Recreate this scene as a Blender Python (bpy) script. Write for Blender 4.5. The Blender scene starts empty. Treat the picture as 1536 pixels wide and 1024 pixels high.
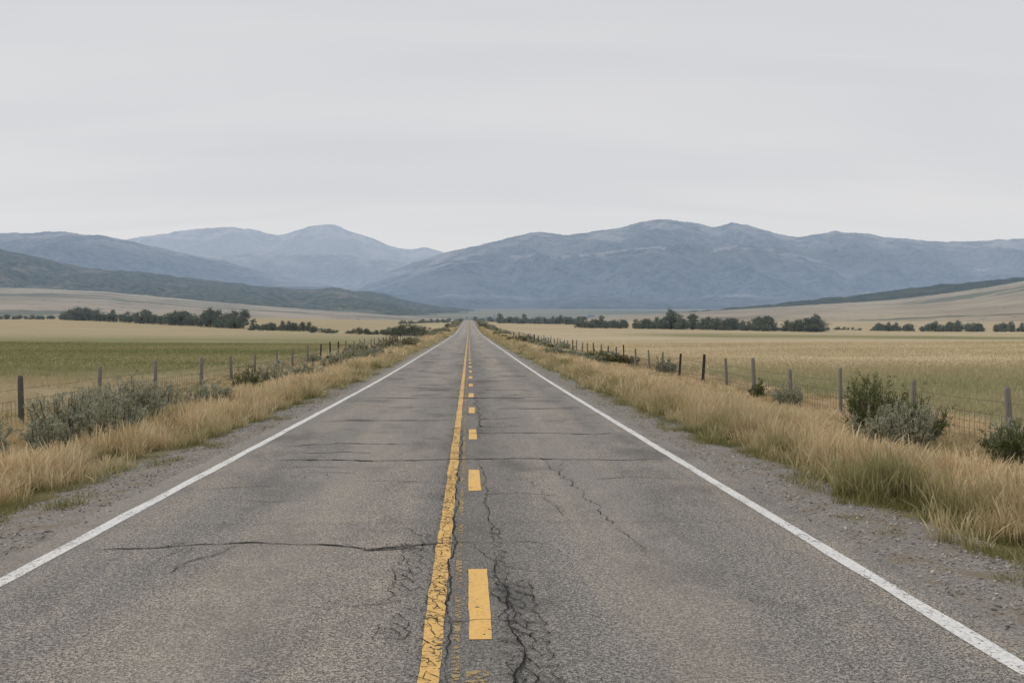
import bpy, math, random
import numpy as np
from mathutils import noise, Vector, Matrix
random.seed(7); rng=np.random.default_rng(11)
sc=bpy.context.scene
F=1493.0; EYE=1.9

# ---------------------------------------------------------------- node helper
class NT:
    def __init__(s,tree): s.t=tree; s.n=tree.nodes; s.l=tree.links
    def node(s,typ,**kw):
        n=s.n.new(typ)
        for k,v in kw.items(): setattr(n,k,v)
        return n
    def put(s,sock,v):
        if isinstance(v,bpy.types.NodeSocket): s.l.new(v,sock)
        else:
            if hasattr(sock,'default_value'):
                if isinstance(v,(tuple,list)) and len(v)==3 and sock.type=='RGBA': v=(*v,1)
                sock.default_value=v
    def math(s,op,a,b=0.0,c=None,clamp=False):
        n=s.node('ShaderNodeMath',operation=op,use_clamp=clamp)
        s.put(n.inputs[0],a); s.put(n.inputs[1],b)
        if c is not None: s.put(n.inputs[2],c)
        return n.outputs[0]
    def ss(s,v,a,b,lo=0.0,hi=1.0):
        n=s.node('ShaderNodeMapRange',interpolation_type='SMOOTHSTEP')
        s.put(n.inputs['Value'],v); s.put(n.inputs['From Min'],a); s.put(n.inputs['From Max'],b)
        s.put(n.inputs['To Min'],lo); s.put(n.inputs['To Max'],hi); return n.outputs[0]
    def mix(s,f,a,b,blend='MIX'):
        n=s.node('ShaderNodeMix',data_type='RGBA',blend_type=blend)
        s.put(n.inputs[0],f); s.put(n.inputs[6],a); s.put(n.inputs[7],b); return n.outputs[2]
    def noise(s,vec,scale,detail=4,rough=.55,dist=0.0):
        n=s.node('ShaderNodeTexNoise'); s.put(n.inputs['Vector'],vec)
        n.inputs['Scale'].default_value=scale; n.inputs['Detail'].default_value=detail
        n.inputs['Roughness'].default_value=rough; n.inputs['Distortion'].default_value=dist
        return n.outputs[0]
    def voro(s,vec,scale,feature='F1',out='Distance'):
        n=s.node('ShaderNodeTexVoronoi',feature=feature); s.put(n.inputs['Vector'],vec)
        n.inputs['Scale'].default_value=scale; return n.outputs[out]
    def vmul(s,vec,xyz):
        n=s.node('ShaderNodeVectorMath',operation='MULTIPLY'); s.put(n.inputs[0],vec); s.put(n.inputs[1],xyz); return n.outputs[0]
    def pos(s): return s.node('ShaderNodeNewGeometry').outputs['Position']
    def sep(s,v):
        n=s.node('ShaderNodeSeparateXYZ'); s.put(n.inputs[0],v); return n.outputs
    def attr(s,name,out='Fac'):
        return s.node('ShaderNodeAttribute',attribute_name=name).outputs[out]

def newmat(name):
    m=bpy.data.materials.new(name); m.use_nodes=True
    m.node_tree.nodes.clear(); T=NT(m.node_tree)
    out=T.node('ShaderNodeOutputMaterial'); return m,T,out
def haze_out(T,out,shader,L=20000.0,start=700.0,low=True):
    """painted haze: emission mixed into the surface by distance from the origin, optionally stronger low down"""
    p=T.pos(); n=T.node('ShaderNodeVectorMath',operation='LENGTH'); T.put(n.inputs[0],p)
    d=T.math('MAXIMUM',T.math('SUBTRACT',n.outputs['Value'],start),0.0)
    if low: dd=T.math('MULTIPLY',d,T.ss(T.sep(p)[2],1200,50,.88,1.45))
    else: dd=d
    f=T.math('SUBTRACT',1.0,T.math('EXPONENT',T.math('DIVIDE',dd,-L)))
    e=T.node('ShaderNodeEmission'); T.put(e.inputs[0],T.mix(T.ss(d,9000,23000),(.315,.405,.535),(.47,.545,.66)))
    m=T.node('ShaderNodeMixShader'); T.put(m.inputs[0],f); T.l.new(shader,m.inputs[1]); T.l.new(e.outputs[0],m.inputs[2])  # material's own glow stands in for hazy air, no volume
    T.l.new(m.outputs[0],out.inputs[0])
def principled(T,col,rough=.9,bump=None,bs=.3,bd=.01,spec=.3):
    b=T.node('ShaderNodeBsdfPrincipled'); T.put(b.inputs['Base Color'],col); T.put(b.inputs['Roughness'],rough)
    b.inputs['Specular IOR Level'].default_value=spec
    if bump is not None:
        n=T.node('ShaderNodeBump'); n.inputs['Strength'].default_value=bs; n.inputs['Distance'].default_value=bd
        T.put(n.inputs['Height'],bump); T.l.new(n.outputs[0],b.inputs['Normal'])
    return b.outputs[0]

# ---------------------------------------------------------------- terrain functions
ys=np.concatenate([np.arange(-40,150,2.5),np.geomspace(150,27000,170)])
kn=[(-50,0),(40,0),(80,.28),(143,.7),(278,1.95),(455,5.0),(700,9.7),(1000,15.5),(1120,16.3),(1300,15),(1600,13),(2200,22),(3000,52),(6000,150),(12000,300),(28000,500)]
kx,kz=zip(*kn)
fine=np.concatenate([np.arange(-60,1400,1.0)])
pf=np.interp(fine,kx,kz); k=np.hanning(61); k/=k.sum()
pf=np.convolve(np.pad(pf,30,mode='edge'),k,mode='valid')
def P0(y): return np.where(y<1350,np.interp(y,fine,pf),np.interp(y,kx,kz))
Pys=P0(ys)
def P(y): return np.interp(y,ys,Pys)
cx=[0,3.9,4.5,5.5,7,8.5,10,20,60,200]; cz=[-.012,-.014,-.05,-.15,-.28,-.36,-.42,-.42,-.3,-.3]
def sm(t): t=np.clip(t,0,1); return t*t*(3-2*t)
def G(x,y):
    x=np.asarray(x,float); y=np.asarray(y,float)
    z=P(y)+np.interp(np.abs(x),cx,cz)
    z=z+3.2*sm((-x-60)/170)*sm((y-150)/300)*(1-sm((y-800)/600))
    z=z-1.5*sm((x-40)/160)*sm((y-120)/250)*(1-sm((y-800)/600))
    w=sm((np.abs(x)-11)/15)
    z=z+w*(.12*np.sin(x*.11+1)*np.sin(y*.07+2)+.10*np.sin(x*.043+y*.031))
    return z

def mesh_obj(name,verts,faces,mat=None,smooth=False,attrs=None,link=True,edges=()):
    me=bpy.data.meshes.new(name); 
    verts=np.asarray(verts,dtype=np.float32)
    me.from_pydata(verts.tolist() if len(verts)<1 else verts,list(edges),faces) if not isinstance(faces,np.ndarray) else fast(me,verts,faces)
    if attrs:
        for k_,v in attrs.items():
            a=me.attributes.new(k_,'FLOAT','POINT'); a.data.foreach_set('value',np.asarray(v,dtype=np.float32))
    if smooth: me.polygons.foreach_set('use_smooth',[True]*len(me.polygons))
    ob=bpy.data.objects.new(name,me)
    if mat: me.materials.append(mat)
    if link: sc.collection.objects.link(ob)
    return ob
def fast(me,verts,faces):
    n=len(verts); m,kk=faces.shape
    me.vertices.add(n); me.vertices.foreach_set('co',verts.ravel())
    me.loops.add(m*kk); me.loops.foreach_set('vertex_index',faces.astype(np.int32).ravel())
    me.polygons.add(m); me.polygons.foreach_set('loop_start',np.arange(0,m*kk,kk,dtype=np.int32))
    me.update(calc_edges=True); me.validate()
def grid_faces(nr,nc):
    i,j=np.meshgrid(np.arange(nr-1),np.arange(nc-1),indexing='ij')
    a=(i*nc+j).ravel(); return np.stack([a,a+1,a+nc+1,a+nc],1)

# ---------------------------------------------------------------- materials
def field_color(T,p):
    X,Y,Z=T.sep(p)
    big=T.noise(T.vmul(p,(.012,.012,0)),1.0,3)
    streak=T.noise(T.vmul(p,(.02,.07,0)),1.0,4)
    midn=T.noise(T.vmul(p,(.35,.35,0)),1.0,3)
    yw=T.math('ADD',Y,T.math('MULTIPLY',T.math('SUBTRACT',big,.5),90.0))
    gl=T.math('MULTIPLY',T.ss(yw,26,60),T.ss(yw,300,150))
    gl=T.math('MULTIPLY',gl,T.ss(X,-11,-17))
    gr=T.math('MULTIPLY',T.ss(yw,85,40),T.ss(X,10,13)); gr=T.math('MULTIPLY',gr,.8)
    gr2=T.math('MULTIPLY',T.math('MULTIPLY',T.ss(yw,190,225),T.ss(yw,320,260)),T.ss(X,35,60))
    g=T.math('MAXIMUM',T.math('MAXIMUM',gl,gr),gr2)
    g=T.math('MULTIPLY',g,T.ss(streak,.3,.62,.5,1.0),clamp=True)
    gold=T.mix(T.ss(streak,.3,.7),(.48,.39,.24),(.63,.535,.37))
    gold=T.mix(T.math('MULTIPLY',T.ss(midn,.35,.7),.3),gold,(.40,.34,.205))
    gold=T.mix(T.ss(X,-10,-40,0,.5),gold,(.41,.34,.205))
    green=T.mix(midn,(.19,.20,.09),(.30,.295,.145))
    return T.mix(g,gold,green)

m_ground,T,out=newmat('dry_ground')
p=T.pos(); X,Y,Z=T.sep(p); ax=T.math('ABSOLUTE',X)
fc=field_color(T,p)
fcd=T.mix(1.0,fc,(.84,.84,.84),'MULTIPLY')
fcd=T.mix(T.ss(T.noise(T.vmul(p,(.15,.5,0)),1.0,5,.7),.45,.62,0,.4),fcd,T.mix(1.0,fcd,(.70,.70,.66),'MULTIPLY'))
soil=T.mix(T.noise(p,3.0,5),(.13,.105,.06),(.28,.22,.13))
gmix=T.mix(T.noise(p,.9,4),soil,(.16,.155,.065))
c=T.mix(T.ss(ax,9.5,12.5),gmix,T.mix(T.ss(Y,20,90),T.mix(.35,fcd,soil),fcd))
verge_far=T.mix(T.noise(p,.25,4),(.27,.225,.125),(.46,.38,.235))
c=T.mix(T.math('MULTIPLY',T.ss(Y,50,160),T.ss(ax,12.5,9.5)),c,verge_far)
vd=T.voro(p,55.0,out='Color'); gs=T.sep(vd)[0]
grav=T.mix(gs,(.17,.158,.14),(.43,.40,.355))
grav=T.mix(T.noise(p,220.0,2),grav,T.mix(.5,grav,(.07,.065,.058)))
grav=T.mix(T.ss(T.noise(p,2.5,5),.48,.68),grav,(.22,.185,.135))
edge=T.math('ADD',ax,T.math('MULTIPLY',T.math('SUBTRACT',T.noise(p,1.4,5),.5),1.3))
xl=T.ss(X,-.1,.1,5.1,4.65)
gm=T.ss(T.math('SUBTRACT',edge,xl),.25,-.1)
c=T.mix(gm,c,grav)
strips=T.noise(T.vmul(p,(.0006,.0035,0)),1.0,5,.6)
valley=T.mix(T.ss(strips,.46,.55),(.29,.26,.18),(.12,.13,.085))
c=T.mix(T.ss(Y,900,1500),c,valley)
bump=T.math('ADD',T.math('MULTIPLY',T.voro(p,55.0),1.0),T.noise(p,30.0,4))
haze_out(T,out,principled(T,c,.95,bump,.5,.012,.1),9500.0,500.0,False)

m_road,T,out=newmat('worn_asphalt')
p=T.pos(); X,Y,Z=T.sep(p)
agg=T.sep(T.voro(p,72.0,out='Color'))[0]
agg2=T.noise(p,105.0,3,.7)
spk=T.noise(p,42.0,3,.75)
base=T.mix(T.ss(agg,.3,1.0),(.088,.085,.082),(.31,.296,.272))
base=T.mix(T.ss(agg2,.47,.68),base,(.52,.495,.45))
base=T.mix(T.math('MULTIPLY',T.ss(spk,.5,.39),.88),base,(.04,.04,.041))
lon=T.noise(T.vmul(p,(1.1,.06,0)),1.0,4)
blot=T.noise(T.vmul(p,(.9,.40,0)),1.0,7,.68)
base=T.mix(T.math('MULTIPLY',T.ss(lon,.40,.60),.65),base,T.mix(1.0,base,(1.33,1.27,1.17),'MULTIPLY'))
base=T.mix(T.math('MULTIPLY',T.ss(blot,.49,.63),.8),base,T.mix(1.0,base,(.70,.705,.72),'MULTIPLY'))
blot2=T.noise(T.vmul(p,(2.2,1.1,0)),1.0,6,.72)
base=T.mix(T.math('MULTIPLY',T.ss(blot2,.48,.66),.5),base,T.mix(1.0,base,(1.27,1.22,1.14),'MULTIPLY'))
tr=T.math('ABSOLUTE',T.math('SUBTRACT',T.math('ABSOLUTE',T.math('ADD',X,.1)),1.55))
base=T.mix(T.math('MULTIPLY',T.ss(tr,.75,.1),.24),base,(.34,.31,.265))
tar=T.ss(T.noise(T.vmul(p,(.5,.2,0)),1.0,4),.55,.65)
base=T.mix(T.math('MULTIPLY',tar,.38),base,(.075,.075,.078))
ctr=T.math('ABSOLUTE',T.math('SUBTRACT',X,.05))
base=T.mix(T.math('MULTIPLY',T.ss(ctr,.75,.2),.32),base,(.07,.07,.072))
base=T.mix(T.math('MULTIPLY',T.ss(T.math('ABSOLUTE',X),3.1,3.9),.5),base,(.24,.225,.20))
base=T.mix(1.0,base,(1.16,1.14,1.115),'MULTIPLY')
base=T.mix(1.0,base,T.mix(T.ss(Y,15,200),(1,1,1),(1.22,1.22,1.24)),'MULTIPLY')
bmp=T.math('ADD',T.voro(p,72.0),T.math('MULTIPLY',agg2,.8))
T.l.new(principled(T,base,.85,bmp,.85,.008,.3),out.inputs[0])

def paint(name,col,dirt,wear,wscale):
    m,T,out=newmat(name); p=T.pos()
    w1=T.noise(p,wscale,6,.72); w2=T.noise(T.vmul(p,(3,1.2,1)),1.6,3)
    d=T.noise(p,26.0,4,.7)
    c=T.mix(T.ss(d,.42,.68),col,dirt)
    b=principled(T,c,.7,T.noise(p,140.0,2),.5,.003,.3)
    tr=T.node('ShaderNodeBsdfTransparent')
    thr=T.ss(w2,.3,.7,wear+.07,wear-.05)
    fac=T.ss(T.math('SUBTRACT',w1,thr),-.012,.012)
    mx=T.node('ShaderNodeMixShader'); T.put(mx.inputs[0],fac); T.l.new(tr.outputs[0],mx.inputs[1]); T.l.new(b,mx.inputs[2])
    T.l.new(mx.outputs[0],out.inputs[0]); return m
m_white=paint('white_road_paint',(.76,.755,.73),(.54,.53,.50),.39,34)
m_yel=paint('yellow_road_paint',(.80,.50,.15),(.58,.375,.155),.42,26)
m_yel2=paint('yellow_dash_paint',(.82,.51,.15),(.64,.40,.145),.36,26)
m_yold=paint('old_yellow_paint',(.40,.29,.13),(.28,.22,.13),.50,22)

m_crack,T,out=newmat('crack_dark')
p=T.pos(); T.l.new(principled(T,T.mix(T.noise(p,40.0,2),(.018,.018,.018),(.05,.048,.045)),1.0,spec=.05),out.inputs[0])

def grass_mat(name,kind):
    m,T,out=newmat(name); p=T.pos(); r=T.attr('rnd'); h=T.attr('h')
    oi=T.node('ShaderNodeObjectInfo').outputs['Random']
    if kind=='verge':
        a=T.mix(r,(.40,.285,.14),(.94,.77,.50))
        pn=T.noise(T.vmul(p,(.35,.22,0)),1.0,4,.6)
        X,Y,Z=T.sep(p)
        a=T.mix(T.math('MULTIPLY',T.ss(pn,.46,.62),.5),a,T.mix(r,(.34,.265,.15),(.64,.53,.34)))
        a=T.mix(T.ss(oi,.55,.95,0,.45),a,(.33,.24,.125))
        a=T.mix(T.ss(oi,.3,.05,0,.35),a,(.80,.67,.47))
        gn=T.noise(T.vmul(p,(.5,.3,0)),1.3,3)
        g=T.mix(r,(.14,.155,.055),(.31,.30,.13))
        gf=T.math('ADD',T.ss(h,.5,.0,0,.65),T.ss(gn,.50,.66,0,.5),clamp=True)
        gf=T.math('ADD',gf,T.ss(T.math('ABSOLUTE',X),5.9,4.6,0,.35),clamp=True)
        gf=T.math('ADD',gf,T.math('MULTIPLY',T.ss(X,-6.5,-9,0,.3),T.ss(h,.9,.4)),clamp=True)
        c=T.mix(gf,a,g)
    elif kind=='green':
        c=T.mix(r,(.13,.15,.05),(.31,.29,.12))
        c=T.mix(T.ss(T.noise(p,.6,3),.5,.75),c,(.44,.35,.18))
    else:
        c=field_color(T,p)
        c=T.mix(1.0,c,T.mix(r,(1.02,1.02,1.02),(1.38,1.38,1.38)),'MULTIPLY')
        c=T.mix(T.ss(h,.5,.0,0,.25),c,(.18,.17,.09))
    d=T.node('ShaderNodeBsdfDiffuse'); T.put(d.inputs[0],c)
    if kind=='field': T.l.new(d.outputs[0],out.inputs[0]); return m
    t=T.node('ShaderNodeBsdfTranslucent'); T.put(t.inputs[0],c)
    mx=T.node('ShaderNodeMixShader'); mx.inputs[0].default_value=.3
    T.l.new(d.outputs[0],mx.inputs[1]); T.l.new(t.outputs[0],mx.inputs[2])
    T.l.new(mx.outputs[0],out.inputs[0]); return m
m_verge=grass_mat('dry_verge_grass','verge'); m_green=grass_mat('green_grass','green'); m_field=grass_mat('field_grass','field')

def leaf_mat(name,c1,c2,c3=None,L=9000.0):
    m,T,out=newmat(name); p=T.pos(); r=T.attr('rnd')
    c=T.mix(r,c1,c2)
    if c3: c=T.mix(T.math('MULTIPLY',T.node('ShaderNodeObjectInfo').outputs['Random'],.8),c,c3)
    d=T.node('ShaderNodeBsdfDiffuse'); T.put(d.inputs[0],c)
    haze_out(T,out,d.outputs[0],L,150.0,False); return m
m_sage=leaf_mat('sage_leaves',(.26,.265,.175),(.52,.515,.39))
m_shrub=leaf_mat('shrub_leaves',(.085,.105,.045),(.24,.26,.12))
m_brown=leaf_mat('brown_shrub_leaves',(.10,.095,.05),(.24,.21,.115))
m_tree=leaf_mat('tree_leaves',(.06,.08,.05),(.17,.20,.125),(.18,.18,.125),4200.0)
m_bark,T,out=newmat('bark'); p=T.pos()
T.l.new(principled(T,T.mix(T.noise(p,20.0,4),(.06,.05,.04),(.16,.135,.11)),.95),out.inputs[0])

# ---------------------------------------------------------------- ground + road
gx=np.array([3.4,3.9,4.2,4.6,5,5.5,6.2,7,8.5,10,11.5,13.5,16,20,26,34,45,60,80,105,135,170,210,260,330,430,600,850,1300,2000,3200,5000,8000,12000,17000])
gxs=np.concatenate([-gx[::-1],[0],gx])
YY,XX=np.meshgrid(ys,gxs,indexing='ij')
ZZ=G(XX,YY)
mesh_obj('ground',np.stack([XX,YY,ZZ],-1).reshape(-1,3),grid_faces(len(ys),len(gxs))[:, ::1],m_ground,True)

WL,WR=-3.57,3.14
def ribbon(name,ya,yb,xa,xb,dz,mat,step=.5,rag=0.0,seed=0,link=True):
    yy=np.unique(np.concatenate([np.arange(ya,min(yb,90),step),ys[(ys>ya)&(ys<yb)],[ya,yb]]))
    V=[]
    for y in yy:
        j=lambda s: rag*(noise.noise(Vector((y*.9,s,seed)))+.5*noise.noise(Vector((y*4,s,seed))))
        z=float(P(y))+dz
        V+= [(xa+j(1.3),y,z),(xb+j(7.7),y,z)]
    F_=[(2*i,2*i+1,2*i+3,2*i+2) for i in range(len(yy)-1)]
    return V,F_
def join(parts):
    V=[];F_=[]
    for v,f in parts:
        o=len(V); V+=v; F_+=[tuple(i+o for i in q) for q in f]
    return V,F_
yy=np.unique(np.concatenate([np.arange(-20,60,.12),np.arange(60,120,.5),ys[(ys>-21)&(ys<1180)]]))
V=[]
for y in yy:
    def rj(s): return .12*noise.noise(Vector((y*.5,s,0)))+.09*noise.noise(Vector((y*2.3,s,3)))+.05*noise.noise(Vector((y*9,s,5)))
    z=float(P(y)); V+=[(WL-.38+rj(2),y,z-.008),(WL-.22,y,z),(WR+.22,y,z),(WR+.38+rj(9),y,z-.008)]
n=len(yy); mesh_obj('road',V,grid_faces(n,4),m_road)
V,F_=join([ribbon('l',-20,1150,WL-.068,WL+.068,.004,m_white,.3,.016,1),ribbon('r',-20,1150,WR-.068,WR+.068,.004,m_white,.3,.016,2)])
mesh_obj('white_edge_line',V,F_,m_white)
V,F_=ribbon('c',-20,1150,-.222-.062,-.222+.062,.004,m_yel,.1,.018,3)
mesh_obj('yellow_centre_line',V,F_,m_yel)
parts=[]; y=6.17-5.85*3; i=0
while y<900:
    parts.append(ribbon('d',y,y+1.85,.075-.075,.075+.075,.004,m_yel2,.1,.012,i+10)); y+=5.85 ; i+=1
V,F_=join(parts); mesh_obj('yellow_dashed_line',V,F_,m_yel2)
V,F_=join([ribbon('o',-10,60,-.10,-.055,.0035,m_yold,.2,.01,4),ribbon('o',4.2,5.6,-.02,.12,.0035,m_yold,.1,.01,5)])
mesh_obj('faded_yellow_line',V,F_,m_yold)

# cracks
CV=[];CF=[]
def crack(pts,w,jit=.03,step=.05,taper=True,var=1.1):
    pts=[Vector((a,b,0)) for a,b in pts]; path=[]
    sd=random.random()*100
    for a,b in zip(pts[:-1],pts[1:]):
        L=(b-a).length; k_=max(2,int(L/step)); nrm=Vector((-(b-a).y,(b-a).x,0)).normalized()
        for i in range(k_):
            t=i/k_; q=a.lerp(b,t); s=(q.x*1.7+q.y*2.1); en=1 if taper else math.sin(math.pi*t)
            path.append(q+nrm*en*(jit*2.2*noise.noise(Vector((s,sd,0)))+jit*noise.noise(Vector((s*5,sd,4)))+jit*.4*noise.noise(Vector((s*22,sd,4)))))
    path.append(pts[-1]); n=len(path); o=len(CV)
    for i,q in enumerate(path):
        d=(path[min(i+1,n-1)]-path[max(i-1,0)]).normalized(); nn=Vector((-d.y,d.x,0))
        t=i/(n-1); ww=w*(.4+var*abs(noise.noise(Vector((i*.13,sd,9)))*1.6))
        if taper: ww*=min(1,6*t+.15,6*(1-t)+.15)
        z=float(P(q.y))+.0075
        for s_ in (-1,1):
            r=q+nn*ww*.5*s_; CV.append((r.x,r.y,z))
    for i in range(n-1):
        CF.append((o+2*i,o+2*i+2,o+2*i+3,o+2*i+1))
crack([(-3.35,8.82),(-2.6,9.0),(-1.9,9.1),(-1.2,8.95),(-.9,8.75),(-.6,8.85),(-.2,9.02),(.1,9.05)],.032,.03)
crack([(-.95,8.74),(-.75,8.76),(-.5,8.85)],.06,.015)
crack([(.05,9.0),(.55,9.05),(.75,8.9)],.014,.02)
crack([(.2,8.2),(.5,7.9),(.75,7.85)],.010,.02)
crack([(-2.1,9.05),(-2.2,8.6),(-2.4,8.2),(-2.35,7.9)],.009,.03)
crack([(-2.45,9.0),(-2.6,8.5),(-2.65,8.1)],.006,.03)
crack([(-3.3,14.9),(-2.4,15.1),(-1.4,14.9),(-.4,15.0),(.8,15.1),(2.0,14.8),(3.0,14.9)],.055,.05)
crack([(-.1,18.9),(1.0,19.0),(2.2,18.7),(3.0,18.8)],.055,.05)
crack([(-3.2,16.9),(-2.2,17.3),(-1.0,17.1)],.05,.05)
crack([(-2.6,15.9),(-2.0,16.1),(-1.5,15.9)],.035,.05)
crack([(-2.3,13.6),(-1.9,13.7),(-1.4,13.55)],.022,.03)
crack([(-2.6,14.2),(-2.1,14.3),(-1.7,14.15)],.022,.03)
crack([(1.05,16),(1.15,14),(1.35,11.5),(1.5,9.0),(1.45,8.2)],.008,.05)
crack([(-3.5,12.2),(-2.6,12.5),(-2.2,12.4)],.018,.03)
crack([(-3.4,11.3),(-2.7,11.5),(-2.3,11.3),(-1.7,11.4)],.010,.03)
crack([(-1.5,12.8),(-1.0,12.9),(-.4,12.7)],.018,.03)
crack([(.75,13.2),(.95,11.0),(1.02,9.6)],.006,.04)
crack([(.1,11.7),(.6,11.8),(1.1,11.6)],.018,.03)
crack([(1.6,12.9),(2.2,13.1),(2.9,12.9)],.016,.03)
crack([(-.2,6.55),(.1,6.6),(.45,6.5)],.010,.02)
crack([(-.9,6.9),(-.5,7.1),(-.3,7.0)],.007,.02)
y=21.8
while y<230:
    s=random.choice([-1,1,0,0]); a,b=(-3.5,3.1) if s==0 else ((-3.5,-.2) if s<0 else (.0,3.1))
    a+=random.uniform(0,1.0); b-=random.uniform(0,1.0)
    crack([(a,y),((a+b)/2,y+random.uniform(-.4,.4)),(b,y+random.uniform(-.4,.4))],.04+.0016*y,.08,.12)
    for _ in range(3):
        yy0=y+random.uniform(-2,2); a=random.uniform(-3.2,1.5)
        crack([(a,yy0),(a+random.uniform(.4,1.3),yy0+random.uniform(-.6,.6))],.03+.001*y,.06,.1)
    y+=random.uniform(2.5,5.5)
# along the centre joint
crack([(-.14,4.5),(-.15,7),(-.13,9),(-.14,13),(-.12,20)],.011,.02)
crack([(.33,4.0),(.27,5.2),(.32,6.0),(.26,7.2),(.20,8.3),(.05,9.0)],.011,.03)
crack([(.47,4.0),(.42,5.0),(.36,5.6)],.009,.04)
crack([(.25,9.2),(.18,11),(.22,13),(.15,15)],.009,.03)
crack([(.2,18),(.25,22),(.18,30)],.016,.04)
def gator(x0,x1,y0,y1,c,w,keep,skew=0.0):
    nx=max(2,int((x1-x0)/c)+1); ny=int((y1-y0)/c)+1; g={}
    for i in range(nx):
        for j in range(ny):
            g[i,j]=(x0+(i+.5*(j%2))*c+random.uniform(-.35,.35)*c+skew*(j*c),y0+j*c*1.3+random.uniform(-.4,.4)*c)
    for (i,j),q in g.items():
        cl=noise.noise(Vector((q[0]*3,q[1]*1.3,2)))
        for d in ((1,0),(0,1)) if (i+j)%2 else ((0,1),(-1,1)):
            r=g.get((i+d[0],j+d[1]))
            if r and random.random()<keep+cl*.9: crack([q,r],w*random.uniform(.6,1.2),.012,.02,False)
gator(.22,.50,4.2,7.0,.085,.0075,.65,-.015)
gator(.20,.32,6.0,8.9,.075,.0065,.7)
gator(-.60,-.34,6.2,8.9,.09,.007,.6)
gator(-.32,-.14,4.0,16.5,.065,.006,.65)
gator(-.75,-.4,8.7,9.0,.08,.007,.5)
gator(-2.7,-2.4,8.75,9.2,.11,.006,.35)
gator(-2.4,-1.8,13.0,13.6,.18,.010,.3)
gator(1.0,1.5,13.0,14.5,.22,.006,.2)
mesh_obj('road_crack',CV,CF,m_crack)

# ---------------------------------------------------------------- scatter machinery
def scatter(name,pts,rot,scl,idx,objs):
    col=bpy.data.collections.new(name+'_source')
    for o in objs: col.objects.link(o)
    me=bpy.data.meshes.new(name); pts=np.asarray(pts,np.float32)
    me.vertices.add(len(pts)); me.vertices.foreach_set('co',pts.ravel())
    a=me.attributes.new('rot','FLOAT_VECTOR','POINT'); a.data.foreach_set('vector',np.asarray(rot,np.float32).ravel())
    a=me.attributes.new('scl','FLOAT_VECTOR','POINT'); a.data.foreach_set('vector',np.asarray(scl,np.float32).ravel())
    a=me.attributes.new('idx','INT','POINT'); a.data.foreach_set('value',np.asarray(idx,np.int32))
    ob=bpy.data.objects.new(name,me); sc.collection.objects.link(ob)
    ng=bpy.data.node_groups.new(name,'GeometryNodeTree')
    ng.interface.new_socket('Geometry',in_out='INPUT',socket_type='NodeSocketGeometry')
    ng.interface.new_socket('Geometry',in_out='OUTPUT',socket_type='NodeSocketGeometry')
    N=ng.nodes; L=ng.links
    gi=N.new('NodeGroupInput'); go=N.new('NodeGroupOutput'); ip=N.new('GeometryNodeInstanceOnPoints'); ci=N.new('GeometryNodeCollectionInfo')
    ci.inputs['Collection'].default_value=col; ci.inputs['Separate Children'].default_value=True; ci.inputs['Reset Children'].default_value=True
    def na(nm,t):
        q=N.new('GeometryNodeInputNamedAttribute'); q.data_type=t; q.inputs['Name'].default_value=nm; return q.outputs['Attribute']
    L.new(gi.outputs[0],ip.inputs['Points']); L.new(ci.outputs[0],ip.inputs['Instance']); ip.inputs['Pick Instance'].default_value=True
    L.new(na('idx','INT'),ip.inputs['Instance Index']); L.new(na('rot','FLOAT_VECTOR'),ip.inputs['Rotation']); L.new(na('scl','FLOAT_VECTOR'),ip.inputs['Scale'])
    L.new(ip.outputs[0],go.inputs[0])
    md=ob.modifiers.new('scatter','NODES'); md.node_group=ng
    return ob
def blades(n,rad,h0,h1,w,lean=.35,seed=0,heads=.0,mat=None,name='tuft',square=False):
    r=np.random.default_rng(seed); K=4
    if square: bx=r.uniform(-rad,rad,n); by=r.uniform(-rad,rad,n)
    else:
        a=r.uniform(0,2*np.pi,n); q=rad*r.uniform(0,1,n)**.8; bx=q*np.cos(a); by=q*np.sin(a)
    H=r.uniform(h0,h1,n); la=r.uniform(0,2*np.pi,n); le=np.abs(r.normal(0,lean,n))*H
    if not square: la=np.where(r.uniform(0,1,n)<.4,a+r.normal(0,.6,n),la)
    fa=r.uniform(0,np.pi,n); W=w*r.uniform(.6,1.3,n); hd=r.uniform(0,1,n)<heads
    prof=[1,.85,.6,.12]; V=[];hh=[];rr=[]; R=r.uniform(0,1,n); R=np.where(hd,.5+.5*R,R)
    for k_ in range(K):
        t=k_/(K-1); x=bx+np.cos(la)*le*t**1.8; y=by+np.sin(la)*le*t**1.8; z=H*t*(1-.12*t)
        ww=W*prof[k_]; ww=np.where(hd,W*[.45,.4,2.0,.5][k_],ww)
        for s in(-1,1):
            V.append(np.stack([x+s*.5*ww*np.cos(fa),y+s*.5*ww*np.sin(fa),z],-1)); hh.append(np.full(n,t)); rr.append(R)
    V=np.stack(V,1).reshape(-1,3); hh=np.stack(hh,1).ravel(); rr=np.stack(rr,1).ravel()
    b=np.arange(n)[:,None]*(2*K); f=[]
    for k_ in range(K-1): f.append(b+np.array([2*k_,2*k_+1,2*k_+3,2*k_+2]))
    Fq=np.stack(f,1).reshape(-1,4)
    return mesh_obj(name,V,Fq,mat,False,{'h':hh,'rnd':rr},link=False)

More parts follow.
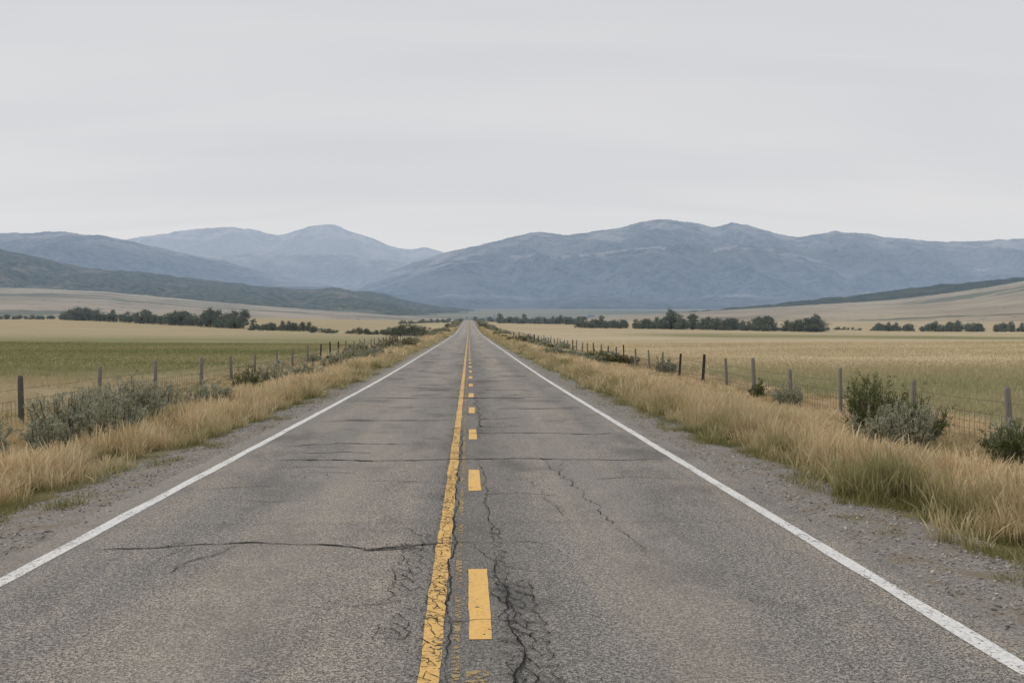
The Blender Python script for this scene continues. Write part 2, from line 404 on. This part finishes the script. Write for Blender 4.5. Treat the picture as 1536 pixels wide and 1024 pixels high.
verge_src=[blades(46,.18,.20,.64,.0075,.27,i,.4,m_verge,'a_tuft%d'%i) for i in range(6)]
verge_src+=[blades(45,.20,.12,.34,.007,.4,20+i,.05,m_verge,'b_short%d'%i) for i in range(2)]
verge_src+=[blades(55,.20,.06,.20,.007,.5,30+i,.0,m_green,'c_green%d'%i) for i in range(2)]
verge_src+=[blades(60,.30,.25,.60,.016,.3,40+i,.4,m_verge,'d_far%d'%i) for i in range(3)]
def nz(x,y,s,o=0): return np.array([noise.fractal(Vector((a*s,b*s,o)),.8,2.0,3) for a,b in zip(x,y)])
def inner(x,y): return np.where(x<0,4.95,4.42)+.45*nz(np.sign(x)*3,y,.45,3)+.3*nz(np.sign(x)*3,y,2.0,5)-.15*sm((y-10)/20)
BX=[(-8.4,20.2,.9),(-7.0,19.2,.8),(-7.3,21.6,.8),(-9.5,19,.8),(-7.9,25.2,.8),(-6.9,26.2,.7),(7.75,19.4,.8),(8.1,18.2,.7),(8.7,19.6,.6)]
P_,R_,S_,I_=[],[],[],[]
def verge(n,y0,y1,xo,sx,sz,far=False):
    s=rng.choice([-1,1],n); y=rng.uniform(y0,y1,n); a=rng.uniform(3.9,xo,n); x=s*a
    e=inner(x,y); d=a-e; dens=nz(x,y,.8,8)
    keep=(d>0)&((d>.5)|(rng.uniform(0,1,n)<.55))&(dens>-.32)
    keep|=(d>-.6)&(d<=0)&(rng.uniform(0,1,n)<.09)
    keep&=a<y*.62+2.5
    for bx,by,br in BX: keep&=~((x-bx)**2+(y-by)**2<(br*.6)**2)
    x,y,a,d=x[keep],y[keep],a[keep],d[keep]; n=len(x)
    big=.5+.42*sm(d/1.2)+.62*nz(x,y,1.1,1)+rng.normal(0,.18,n); big=np.clip(big,.25,1.4)
    big*=1-.48*sm((a-6.3)/1.8)
    big*=1-.3*np.exp(-((x+7.3)**2/4+(y-16.5)**2/9))-.3*np.exp(-((x-7.8)**2/2+(y-16)**2/6))
    idx=rng.integers(0,6,n); u=rng.uniform(0,1,n)
    if far: idx=rng.integers(10,13,n)
    else:
        idx=np.where((d<.6)&(u<.6),rng.integers(6,8,n),idx)
        gsel=(d<.45)&(u<.6); gsel|=(nz(x,y,.35,12)>.15)&(u<.45); gsel|=(d<0)
        idx=np.where(gsel,rng.integers(8,10,n),idx)
    P_.append(np.stack([x,y,G(x,y)-.01],-1)); R_.append(np.stack([rng.normal(0,.12,n),rng.normal(0,.12,n),rng.uniform(0,6.28,n)],-1))
    S_.append(np.stack([sx*(.8+.4*big),sx*(.8+.4*big),sz*big],-1)); I_.append(idx)
verge(22000,4,32,12.5,1.0,1.0)
verge(8000,30,70,12,1.05,1.0,True)
verge(5000,68,180,12,2.0,1.05,True)
verge(2500,170,420,11,3.6,1.2,True)
scatter('verge_grass',np.concatenate(P_),np.concatenate(R_),np.concatenate(S_),np.concatenate(I_),verge_src)

fs=[blades(230,1.0,.16,.42,.012,.3,50+i,.2,m_field,'f_patch%d'%i,True) for i in range(5)]
fs+=[blades(220,1.3,.18,.42,.026,.3,60+i,.1,m_field,'g_patch%d'%i,True) for i in range(5)]
P_,R_,S_,I_=[],[],[],[]
def field(x0,x1,y0,y1,step,base,nv,zs,fr=.8):
    for s in(-1,1):
        gx_,gy_=np.meshgrid(np.arange(x0,x1,step),np.arange(y0,y1,step)); x=s*gx_.ravel(); y=gy_.ravel()
        k_=(np.abs(x)-5)<(y*fr); x=x[k_];y=y[k_]
        x=x+rng.uniform(-.5,.5,len(x))*step; y=y+rng.uniform(-.5,.5,len(x))*step
        k_=np.abs(x)>10.6; x=x[k_];y=y[k_];n=len(x)
        P_.append(np.stack([x,y,G(x,y)-.02],-1)); R_.append(np.stack([np.zeros(n),np.zeros(n),rng.uniform(0,6.28,n)],-1))
        q=np.clip(1+.25*nz(x,y,.25,3),.5,1.4); q*=.65+.35*sm((np.abs(x)-11)/6); sc_=step/1.7
        S_.append(np.stack([sc_*np.ones(n),sc_*np.ones(n),zs*q],-1)); I_.append(rng.integers(base,base+nv,n))
field(11,50,12,60,1.5,0,5,.9,.62)
field(11,100,60,150,2.6,5,5,.7,.62)
scatter('field_grass',np.concatenate(P_),np.concatenate(R_),np.concatenate(S_),np.concatenate(I_),fs)

# gravel stones
import bmesh
st=[]
for i in range(4):
    bm=bmesh.new(); bmesh.ops.create_icosphere(bm,subdivisions=1,radius=.5)
    for v in bm.verts: v.co*= .75+.4*random.random(); v.co.z*=.6
    me=bpy.data.meshes.new('stone%d'%i); bm.to_mesh(me); bm.free()
    o=bpy.data.objects.new('stone%d'%i,me); st.append(o)
m_stone,T,out=newmat('gravel_stone'); r=T.node('ShaderNodeObjectInfo').outputs['Random']
T.l.new(principled(T,T.mix(r,(.14,.13,.115),(.50,.47,.42)),.9,spec=.2),out.inputs[0])
for o in st: o.data.materials.append(m_stone)
n=46000; s=rng.choice([-1,1],n); y=4+36*rng.uniform(0,1,n)**1.4; a=np.where(s<0,3.93,3.48)+rng.uniform(-.12,1.45,n)
dd=nz(s*a,y,1.5,2); kp=(rng.uniform(0,1,n)<.55+dd)&((a-np.where(s<0,3.95,3.5)>.05)|(rng.uniform(0,1,n)<.25)); s,y,a=s[kp],y[kp],a[kp]; n=len(y)
sz=.010+.034*rng.uniform(0,1,n)**3
zt=np.maximum(G(s*a,y),np.where(a<np.where(s<0,4.0,3.55),P(y)-.004,-9))
scatter('gravel',np.stack([s*a,y,zt+sz*.12],-1),rng.uniform(0,6.28,(n,3))*[.1,.1,1],np.stack([sz,sz*rng.uniform(.6,1.2,n),sz],-1),rng.integers(0,4,n),st)

# ---------------------------------------------------------------- shrubs
def leaf_cloud(centers,dirs,L,W,r,spread=.7):
    n=len(centers); d=dirs+r.normal(0,spread,(n,3)); d/=np.linalg.norm(d,axis=1)[:,None]+1e-6
    s=np.cross(d,r.normal(0,1,(n,3))); s/=np.linalg.norm(s,axis=1)[:,None]+1e-6
    l=(L*r.uniform(.6,1.4,n))[:,None]; w=(W*r.uniform(.6,1.4,n))[:,None]
    V=np.stack([centers,centers+d*l*.5+s*w*.5,centers+d*l,centers+d*l*.5-s*w*.5],1).reshape(-1,3)
    return V,np.arange(4*n).reshape(-1,4),np.repeat(r.uniform(0,1,n),4)
def tube(a,b,ra,rb):
    a=np.array(a);b=np.array(b); d=b-a; d=d/(np.linalg.norm(d)+1e-9); u=np.cross(d,[.3,.5,.8]); u/=np.linalg.norm(u); v=np.cross(d,u)
    V=[];
    for p_,r_ in((a,ra),(b,rb)):
        for k_ in range(5):
            t=k_*2*math.pi/5; V.append(p_+r_*(u*math.cos(t)+v*math.sin(t)))
    F_=[(k_,(k_+1)%5,5+(k_+1)%5,5+k_) for k_ in range(5)]
    return V,F_
def shrub(name,R,H,mat,nstem=60,nl=60,seed=0,L=.055,W=.016,link=True,up=1.0):
    r=np.random.default_rng(seed); C=[];D=[];BV=[];BF=[]
    lob=r.uniform(0,6.28,3)
    for i in range(nstem):
        a=r.uniform(0,6.283); q=np.sqrt(r.uniform(0,1))
        lf=.82+.25*math.sin(2*a+lob[0])+.15*math.sin(5*a+lob[1])
        ln=H*r.uniform(.55,1.2)*(1-.3*q); ex=np.array([math.cos(a)*q*R*lf,math.sin(a)*q*R*lf,ln])
        base=np.array([math.cos(a)*q*R*.25,math.sin(a)*q*R*.25,-.03]); mid=base+(ex-base)*.5+np.array([math.cos(a),math.sin(a),-.1])*R*.12*q
        for A,B,ra,rb in((base,mid,.014,.009),(mid,ex,.009,.004)):
            v,f=tube(A,B,ra,rb); o=len(BV); BV+=list(v); BF+=[tuple(k_+o for k_ in t) for t in f]
        for j in range(7):
            t=r.uniform(.25,1.0); b0=mid+(ex-mid)*(t*2-1) if t>.5 else base+(mid-base)*t*2
            dr=(ex-base)/np.linalg.norm(ex-base)*up+r.normal(0,.5,3); dr[2]=abs(dr[2])*.8+.15; dr/=np.linalg.norm(dr)
            tl=r.uniform(.12,.36)*max(R,H)*.7
            m_=nl//7; u=r.uniform(.1,1,m_)[:,None]
            C.append(b0+dr*tl*u+r.normal(0,.012,(m_,3))); D.append(np.repeat(dr[None],m_,0))
    C=np.concatenate(C);D=np.concatenate(D); C[:,2]=np.maximum(C[:,2],.01)
    V,Fq,rn=leaf_cloud(C,D,L,W,r,.5)
    ob=mesh_obj(name,np.concatenate([V,np.array(BV)]),[tuple(q) for q in Fq.tolist()]+[tuple(k_+len(V) for k_ in t) for t in BF],mat,False,
        {'rnd':np.concatenate([rn,np.zeros(len(BV))])},link=link)
    ob.data.materials.append(m_bark)
    mi=np.zeros(len(ob.data.polygons),np.int32); mi[len(Fq):]=1; ob.data.polygons.foreach_set('material_index',mi)
    return ob
def place(ob,x,y,rz=0,s=1):
    ob.location=(x,y,float(G(x,y))-.02); ob.rotation_euler=(0,0,rz); ob.scale=(s,s,s)
B=[('sagebrush',-8.0,20.2,.85,1.1,m_sage),('sagebrush',-6.6,18.7,.7,1.0,m_sage),('sagebrush',-7.2,21.6,.85,1.2,m_sage),('sagebrush',-9.5,19.0,.8,.75,m_sage),
   ('sagebrush',-7.7,25.2,.85,1.0,m_sage),('sagebrush',-6.7,26.2,.75,.9,m_sage),('sagebrush',-9.0,24.5,.8,.95,m_sage),('sagebrush',-8.3,17.2,.6,.6,m_sage),('sagebrush',-7.4,17.9,.5,.7,m_sage),
   ('green_shrub',-7.15,32.5,.65,1.0,m_shrub),('sagebrush',-7.4,38.5,.9,1.05,m_sage),('sagebrush',-6.6,41,.8,.9,m_sage),('sagebrush',-7.2,55,1.1,1.0,m_sage),('sagebrush',-6.6,63,1.1,.95,m_sage),
   ('brown_shrub',-7.2,97,1.6,1.6,m_brown),('brown_shrub',-5.9,101,1.0,1.2,m_brown),
   ('green_shrub',8.05,19.6,.72,1.35,m_shrub),('sagebrush',8.2,18.3,.7,.95,m_sage),('green_shrub',8.8,19.4,.7,1.1,m_shrub),('sagebrush',7.5,18.2,.4,.7,m_sage),
   ('green_shrub',9.2,16.4,.45,.75,m_shrub),('sagebrush',9.6,17.3,.5,.7,m_sage),('sagebrush',9.6,29.5,.6,.75,m_sage),('green_shrub',9.1,31,.3,.75,m_shrub)]
for i,(nm,x,y,R,H,mt) in enumerate(B):
    near=y<35
    ob=shrub(nm,R,H,mt,int(75*(R/.7)) if near else 45,150 if near else 90,100+i,.055 if near else .09,.015 if near else .035)
    place(ob,x,y,i*1.3)
src=[shrub('s%d'%i,.9,.75,[m_sage,m_brown,m_shrub,m_sage][i],30,70,300+i,.12,.05,False) for i in range(4)]
n=460; s=rng.choice([-1,1],n); y=45*np.exp(rng.uniform(0,1,n)*math.log(950/45)); x=s*rng.uniform(5.8,10.5,n)
q=rng.uniform(.35,1.15,n)*(1+y/500); kk=(nz(x,y,.03,4)>-.15)
x,y,q=x[kk],y[kk],q[kk]; n=len(x)
scatter('roadside_scrub',np.stack([x,y,G(x,y)-.03],-1),np.stack([x*0,x*0,rng.uniform(0,6,n)],-1),np.stack([q,q,q],-1),rng.choice([0,1,3,3,0,2],n),src)

# ---------------------------------------------------------------- fences
m_post,T,out=newmat('weathered_wood'); p=T.pos(); tc=T.node('ShaderNodeTexCoord').outputs['Object']
r=T.node('ShaderNodeObjectInfo').outputs['Random']
g=T.noise(T.vmul(tc,(40,40,3)),1.0,4,.7)
c=T.mix(g,(.12,.11,.095),(.36,.33,.29)); c=T.mix(T.ss(r,.78,.84),c,(.055,.047,.04))
T.l.new(principled(T,c,.95,g,.6,.01,.1),out.inputs[0])
m_wire,T,out=newmat('galvanised_wire')
b=T.node('ShaderNodeBsdfPrincipled'); T.put(b.inputs['Base Color'],(.10,.09,.08)); b.inputs['Metallic'].default_value=.2; b.inputs['Roughness'].default_value=.7
T.l.new(b.outputs[0],out.inputs[0])
def post(h,r0,seed):
    r=random.Random(seed); N_=9; V=[];F_=[]
    lv=[-.25,0,.25,.5,.75,.96,1.0]; lx,ly=r.uniform(-.06,.06),r.uniform(-.05,.05)
    off=[r.uniform(.85,1.12) for _ in range(N_)]
    for li,t in enumerate(lv):
        rr=r0*(1.08-.16*max(t,0))*(.82 if li==len(lv)-1 else 1)
        for k_ in range(N_):
            a=k_*2*math.pi/N_; q=rr*off[k_]*r.uniform(.96,1.04)
            V.append((q*math.cos(a)+lx*t*h,q*math.sin(a)+ly*t*h,t*h+(.03*r.random()*(1 if li==6 else 0))))
    for li in range(len(lv)-1):
        for k_ in range(N_):
            a=li*N_+k_; b_=li*N_+(k_+1)%N_; F_.append((a,b_,b_+N_,a+N_))
    F_.append(tuple(range((len(lv)-1)*N_,len(lv)*N_)))
    return V,F_
def fence(side,X0,first,step,yend,seed):
    par=bpy.data.objects.new('wire_fence',None); sc.collection.objects.link(par)
    ps=[]; i=0; rr=random.Random(seed)
    while first+i*step<yend:
        y=first+i*step+rr.uniform(-.15,.15)
        x=X0+rr.uniform(-.08,.08); h=1.26+rr.uniform(-.08,.16); ps.append((x,y))
        v,f=post(h,rr.uniform(.050,.070),seed*1000+i)
        ob=mesh_obj('post_%d'%(i+1),v,f,m_post,True); ob.location=(x,y,float(G(x,y))); ob.parent=par
        i+=1
    V=[];F_=[]
    def w(a,b,r_):
        v,f=tube(a,b,r_,r_); o=len(V); V.extend(v); F_.extend([tuple(k_+o for k_ in t) for t in f])
    for (xa,ya),(xb,yb) in zip(ps[:-1],ps[1:]):
        if ya>130: break
        za,zb=float(G(xa,ya)),float(G(xb,yb)); o=-side*.06; q=1+ya/45
        for hh in (.12,.27,.42,.57,.76,1.02):
            mid=((xa+xb)/2+o,(ya+yb)/2,(za+zb)/2+hh-.012)
            w((xa+o,ya,za+hh),mid,.0028*q); w(mid,(xb+o,yb,zb+hh),.0028*q)
        if ya<70:
            k_=int((yb-ya)/.2)
            for j in range(1,k_):
                t=j/k_; x=xa+(xb-xa)*t+o; yj=ya+(yb-ya)*t; z=za+(zb-za)*t
                w((x,yj,z+.12),(x,yj,z+.76),.0024*q)
    ob=mesh_obj('wire_mesh',V,F_,m_wire); ob.parent=par
fence(-1,-10.6,23.9-5.25*4,5.25,330,3)
fence(1,10.2,18.25-4.2*3,4.2,330,5)

# ---------------------------------------------------------------- trees (distant belts)
def tree(name,h,R,seed,mat,nl=1500,leaf=.42,conic=False):
    r=np.random.default_rng(seed); BV=[];BF=[];C=[]
    def br(a,b,ra,rb):
        v,f=tube(a,b,ra,rb); o=len(BV); BV.extend(v); BF.extend([tuple(k_+o for k_ in t) for t in f])
    tx=np.array([0,0,-.3]); top=np.array([r.normal(0,.2),r.normal(0,.2),h*.5]); br(tx,top,.22,.13)
    ncl=16
    for i in range(ncl):
        a=r.uniform(0,6.283); z=r.uniform(.15,1.0)*h
        prof=math.sin(math.pi*min(1,(z/h)*.85+.1))**.6 if not conic else (1.05-z/h)
        q=R*prof*r.uniform(.45,1.0); c=np.array([math.cos(a)*q,math.sin(a)*q,z*.93])
        br(top*r.uniform(.5,1),c,.08,.03)
        m_=nl//ncl; rad=R*r.uniform(.18,.40)
        C.append(c+r.normal(0,1,(m_,3))*rad*np.array([.6,.6,.45]))
    C=np.concatenate(C); C[:,2]=np.maximum(C[:,2],.3)
    V,Fq,rn=leaf_cloud(C,r.normal(0,1,C.shape),leaf,leaf*.7,r,1.0)
    ob=mesh_obj(name,np.concatenate([V,np.array(BV)]),[tuple(q) for q in Fq.tolist()]+[tuple(k_+len(V) for k_ in t) for t in BF],mat,False,{'rnd':np.concatenate([rn,np.zeros(len(BV))])},link=False)
    ob.data.materials.append(m_bark); mi=np.zeros(len(ob.data.polygons),np.int32); mi[len(Fq):]=1; ob.data.polygons.foreach_set('material_index',mi)
    return ob
tsrc=[tree('t0',6,2.4,1,m_tree,1200),tree('t1',6,3.1,2,m_tree,1300),tree('t2',5,3.4,3,m_tree,1300),tree('t3',7,2.0,4,m_tree,1100),tree('t4',3,2.8,5,m_tree,800),tree('t5',7,1.7,6,m_tree,1000,.4,True)]
TP,TS,TI=[],[],[]
def belt(x0,x1,d0,d1,n,h0,h1,idx=(0,1,2,3,4),dd=12,thr=-.6):
    i=0
    while i<n:
        i+=1
        t=random.random(); pxl=x0+(x1-x0)*t; d=d0+(d1-d0)*t+random.uniform(-dd,dd)
        c=noise.noise(Vector((pxl*.04,d0*.01,3)))
        if c<thr and random.random()<.85: continue
        x=(math.tan(math.atan((pxl-768)/F)+.0435))*d
        s=.72*(h0+(h1-h0)*random.random()**2.2)/6; k_=random.choice(idx)
        s*=1+.4*c
        TP.append((x,d,float(G(x,d)))); TS.append((s*random.uniform(.8,1.3),s*random.uniform(.8,1.3),s)); TI.append(k_)
belt(95,365,530,400,210,3.2,9.0,dd=25)
belt(-250,110,570,520,130,2.4,5.5,(2,4,4,1),25)
belt(375,465,360,330,42,2.4,5.6,(1,2,4,3))
belt(465,640,310,255,64,1.6,3.8,(1,2,4,4),12,-.3)
belt(590,625,255,245,7,3.0,4.0,(1,2))
belt(868,1235,440,405,270,2.8,6.8,dd=22)
belt(990,1050,415,405,12,6.5,9,(0,1,3)); belt(1125,1152,398,395,6,8,9.4,(0,1)); belt(1190,1225,398,395,7,7,8.6,(0,1,3))
belt(1240,1330,470,440,26,1.6,3.6,(4,2)); belt(1310,1800,450,395,330,2.4,6.0,(1,2,4,0,3),20)
belt(745,880,680,580,110,3.5,8.0,dd=25)
belt(600,690,620,760,50,2.2,5.4,(1,2,4)); belt(712,760,900,700,28,3,6.5,(1,2,4,3))
belt(100,1000,1600,2000,400,6,14,(0,1,2,3),150,-.05)
belt(640,1340,2400,2900,420,7,16,(0,1,2,3,5),200,-.1)
belt(1040,1400,1350,1500,60,5,10,(0,1,2,3),60,.1)
n=len(TP); scatter('distant_tree_row',TP,np.stack([np.zeros(n),np.zeros(n),rng.uniform(0,6.28,n)],-1),TS,TI,tsrc)

# ---------------------------------------------------------------- hills and mountains
def hill_mat(name,kind):
    m,T,out=newmat(name); p=T.pos(); hf=T.attr('hf')
    if kind=='tan':
        a=T.noise(T.vmul(p,(.004,.004,.01)),1.0,5,.6)
        c=T.mix(T.ss(a,.35,.65),(.28,.235,.17),(.41,.345,.25))
        dots=T.math('LESS_THAN',T.voro(p,.035),.15); dn=T.ss(T.noise(p,.006,3),.43,.6)
        c=T.mix(T.math('MULTIPLY',dots,dn),c,(.08,.09,.055))
        c=T.mix(T.ss(T.noise(T.vmul(p,(.0016,.006,.01)),1.0,5,.65),.55,.61),c,(.15,.155,.105))
        b=principled(T,c,.95,T.noise(p,.02,5),.5,6.0,.05)
    elif kind in('forest','dark'):
        a=T.noise(p,.03,5,.75); b_=T.noise(p,.004,6,.7)
        c=T.mix(T.ss(a,.35,.65),(.02,.036,.027),(.125,.14,.095) if kind=='forest' else (.07,.085,.055))
        c=T.mix(T.math('MULTIPLY',T.ss(b_,.55,.63),.6 if kind=='forest' else .15),c,(.25,.22,.165))
        b=principled(T,c,.95,a,.9,18.0,.05)
    else:
        a=T.noise(p,.009,7,.75); b_=T.noise(p,.0018,9,.78); g_=T.noise(p,.0011,6,.65)
        c=T.mix(T.ss(a,.38,.62),(.006,.016,.022),(.12,.135,.115))
        c=T.mix(T.ss(g_,.50,.60,0,.55),c,(.15,.155,.13))
        bare=T.math('MULTIPLY',T.ss(b_,.46,.56),T.ss(hf,.70,.97,.06,.9))
        c=T.mix(bare,c,(.33,.31,.285))
        b=principled(T,c,.95,a,.8,40.0,.0)
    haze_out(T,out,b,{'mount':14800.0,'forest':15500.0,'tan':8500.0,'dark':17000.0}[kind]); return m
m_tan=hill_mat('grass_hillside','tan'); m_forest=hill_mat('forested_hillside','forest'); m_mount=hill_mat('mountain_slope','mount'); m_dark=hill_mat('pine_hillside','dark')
def layer(name,prof,D,wf,wb,amp,nsc,mat,ncol=420,s_exp=1.25,rn=.9,seed=0,foot=None,nf=64):
    px_=np.linspace(prof[0][0],prof[-1][0],ncol); a,b=zip(*prof); row=np.interp(px_,a,b)
    k_=np.hanning(9); k_/=k_.sum(); row=np.convolve(np.pad(row,4,mode='edge'),k_,mode='valid')
    row+=np.array([rn*2.0*noise.fractal(Vector((q*.035,seed,0)),.7,2.0,5) for q in px_])
    t=np.tan(np.arctan((px_-768)/F)+.0435); dep=.99905+t*.0435
    ridge=(500-row)/F*dep*D+EYE
    fy=D-wf; f0=float(P0(np.array(fy)))-8 if foot is None else foot
    V=[];hf=[]
    vs=list(np.linspace(0,1,nf))+[1+q for q in (.06,.15,.3,.5,.75,1.0)]
    for v in vs:
        for j in range(ncol):
            if v<=1:
                Yv=D-wf*(1-v); s=v**s_exp; e=math.sin(math.pi*v)**.6*(1-.3*v)
            else:
                Yv=D+wb*(v-1); s=1-(v-1)**1.2*.9; e=math.sin(math.pi*(v-1))*.6
            x=t[j]*Yv; q=Vector((x/nsc,Yv/nsc*.6,seed))
            w=noise.ridged_multi_fractal(q,.8,2.1,6,1.0,2.0)*.45-.6
            z=f0+(ridge[j]-f0)*s+ (abs(ridge[j]-f0))*amp*w*e
            V.append((x,Yv,z)); hf.append(min(v,1)+.0)
    ob=mesh_obj(name,np.array(V),grid_faces(len(vs),ncol),mat,True,{'hf':hf}); return ob
layer('mountain_range',[(-700,352),(-300,372),(100,385),(150,372),(195,358),(250,350),(300,343),(345,340),(380,344),(415,354),(440,348),(470,338),(495,336),(520,344),(550,355),(580,366),(605,375),(640,371),(665,378),(700,388),(760,400),(900,410),(1200,420),(2100,420)],23000,5000,4000,.34,1700,m_mount,560,1.1,1.0,1)
layer('mountain_range',[(100,420),(200,395),(260,380),(330,384),(400,378),(450,383),(510,378),(560,388),(620,396),(700,408),(800,420)],18800,3500,2000,.30,1100,m_mount,300,1.1,.9,21)
layer('mountain_range',[(-700,338),(-300,345),(0,350),(60,349),(90,347),(130,352),(150,353),(190,360),(240,372),(300,384),(350,395),(400,408),(440,420),(520,432),(700,455),(900,470)],14800,6000,3000,.36,1200,m_mount,460,1.15,.9,2)
layer('mountain_range',[(330,470),(450,436),(520,425),(560,417),(600,400),(670,378),(720,368),(770,355),(810,347),(850,353),(870,350),(930,342),(960,333),(990,329),(1030,333),(1070,340),(1100,335),(1125,338),(1160,350),(1200,356),(1250,347),(1290,350),(1340,357),(1400,362),(1460,362),(1536,358),(1700,345),(1900,352),(2200,340)],15800,6500,3000,.50,1500,m_mount,700,1.2,.9,3,None,90)
layer('foothill',[(420,470),(520,440),(580,424),(620,405),(680,390),(740,386),(800,380),(860,384),(930,374),(990,370),(1060,376),(1110,366),(1170,374),(1240,394),(1310,411),(1380,421),(1450,428),(1700,440),(2200,440)],13000,4500,2500,.46,1000,m_mount,520,1.1,1.2,4)
layer('foothill',[(900,470),(1050,452),(1150,436),(1230,420),(1300,408),(1380,398),(1450,402),(1536,396),(1700,380),(2200,370)],13900,4000,2500,.40,1000,m_mount,340,1.1,1.2,14)
layer('foothill',[(200,478),(330,440),(420,424),(480,428),(560,436),(640,444),(720,440),(800,446),(900,438),(1000,446),(1100,440),(1200,446),(1320,436),(1420,430),(1536,426),(1700,424),(2200,418)],9800,3200,2000,.36,700,m_mount,460,1.05,1.0,15)
layer('forested_hill',[(-700,330),(-300,345),(-100,362),(0,373),(50,384),(100,396),(150,404),(200,407),(260,413),(330,422),(400,430),(450,434),(500,432),(540,436),(580,441),(610,451),(650,458),(700,463),(740,469),(780,476),(900,485)],5200,2300,1500,.32,500,m_forest,460,1.05,1.0,5)
layer('forested_hill',[(900,478),(1050,466),(1130,459),(1200,451),(1280,443),(1350,434),(1400,428),(1440,425),(1536,415),(1700,400),(2200,385)],3600,1300,900,.10,400,m_dark,400,1.0,1.1,6)
layer('grassy_hill',[(-700,425),(-300,428),(0,431),(60,433),(150,437),(250,446),(350,455),(450,463),(550,470),(650,477),(760,484)],2400,1000,700,.12,350,m_tan,360,.9,.3,7)
layer('grassy_hill',[(800,482),(900,475),(1000,470),(1100,464),(1200,458),(1290,453),(1350,448),(1420,440),(1480,431),(1536,421),(1700,401),(2200,376)],2100,1100,700,.12,300,m_tan,320,1.0,.3,8)

# ---------------------------------------------------------------- world, sun, camera
w=bpy.data.worlds.new('World'); sc.world=w; w.use_nodes=True; T=NT(w.node_tree); T.n.clear()
out=T.node('ShaderNodeOutputWorld')
EL,AZ=math.radians(44),math.radians(-65)
sky=T.node('ShaderNodeTexSky',sky_type='NISHITA'); sky.sun_disc=False; sky.sun_elevation=EL; sky.sun_rotation=AZ
b1=T.node('ShaderNodeBackground'); T.l.new(sky.outputs[0],b1.inputs[0]); b1.inputs[1].default_value=.07
tc=T.node('ShaderNodeTexCoord').outputs['Generated']; X,Y,Z=T.sep(tc)
zz=T.math('ADD',T.math('MAXIMUM',Z,0.0),.16)
cmb=T.node('ShaderNodeCombineXYZ'); T.put(cmb.inputs[0],T.math('DIVIDE',X,zz)); T.put(cmb.inputs[1],T.math('DIVIDE',Y,zz))
cl=T.noise(T.vmul(cmb.outputs[0],(.45,1.8,1)),1.0,5,.5,.5); cl2=T.noise(T.vmul(cmb.outputs[0],(.2,.9,1)),1.7,3,.5)
cc=T.mix(T.ss(cl,.30,.68),(.655,.662,.685),(.735,.730,.735))
cc=T.mix(T.ss(cl2,.35,.65,0,.35),cc,(.715,.71,.715))
cc=T.mix(T.ss(Z,.16,.02,0,.7),cc,(.735,.735,.745))
cc=T.mix(T.ss(Z,.16,.38,0,.40),cc,(.61,.615,.64))
b2=T.node('ShaderNodeBackground'); T.put(b2.inputs[0],cc); b2.inputs[1].default_value=1.03
mx=T.node('ShaderNodeMixShader'); mx.inputs[0].default_value=.94
T.l.new(b1.outputs[0],mx.inputs[1]); T.l.new(b2.outputs[0],mx.inputs[2]); T.l.new(mx.outputs[0],out.inputs[0])

sd=bpy.data.lights.new('sun','SUN'); sd.energy=1.25; sd.angle=math.radians(12); sd.color=(1,.945,.87)
so=bpy.data.objects.new('sun',sd); sc.collection.objects.link(so)
dirv=Vector((math.sin(AZ)*math.cos(EL),math.cos(AZ)*math.cos(EL),math.sin(EL)))
so.rotation_euler=dirv.to_track_quat('Z','Y').to_euler(); so.location=(0,0,50)

cam=bpy.data.cameras.new('camera'); co=bpy.data.objects.new('camera',cam); sc.collection.objects.link(co)
cam.sensor_width=36; cam.lens=35.0; cam.clip_start=.1; cam.clip_end=60000
co.location=(0,0,EYE); co.rotation_euler=(math.radians(90-.46),0,math.radians(-2.49))
sc.camera=co
sc.view_settings.view_transform='Standard'; sc.view_settings.look='None'; sc.view_settings.exposure=0
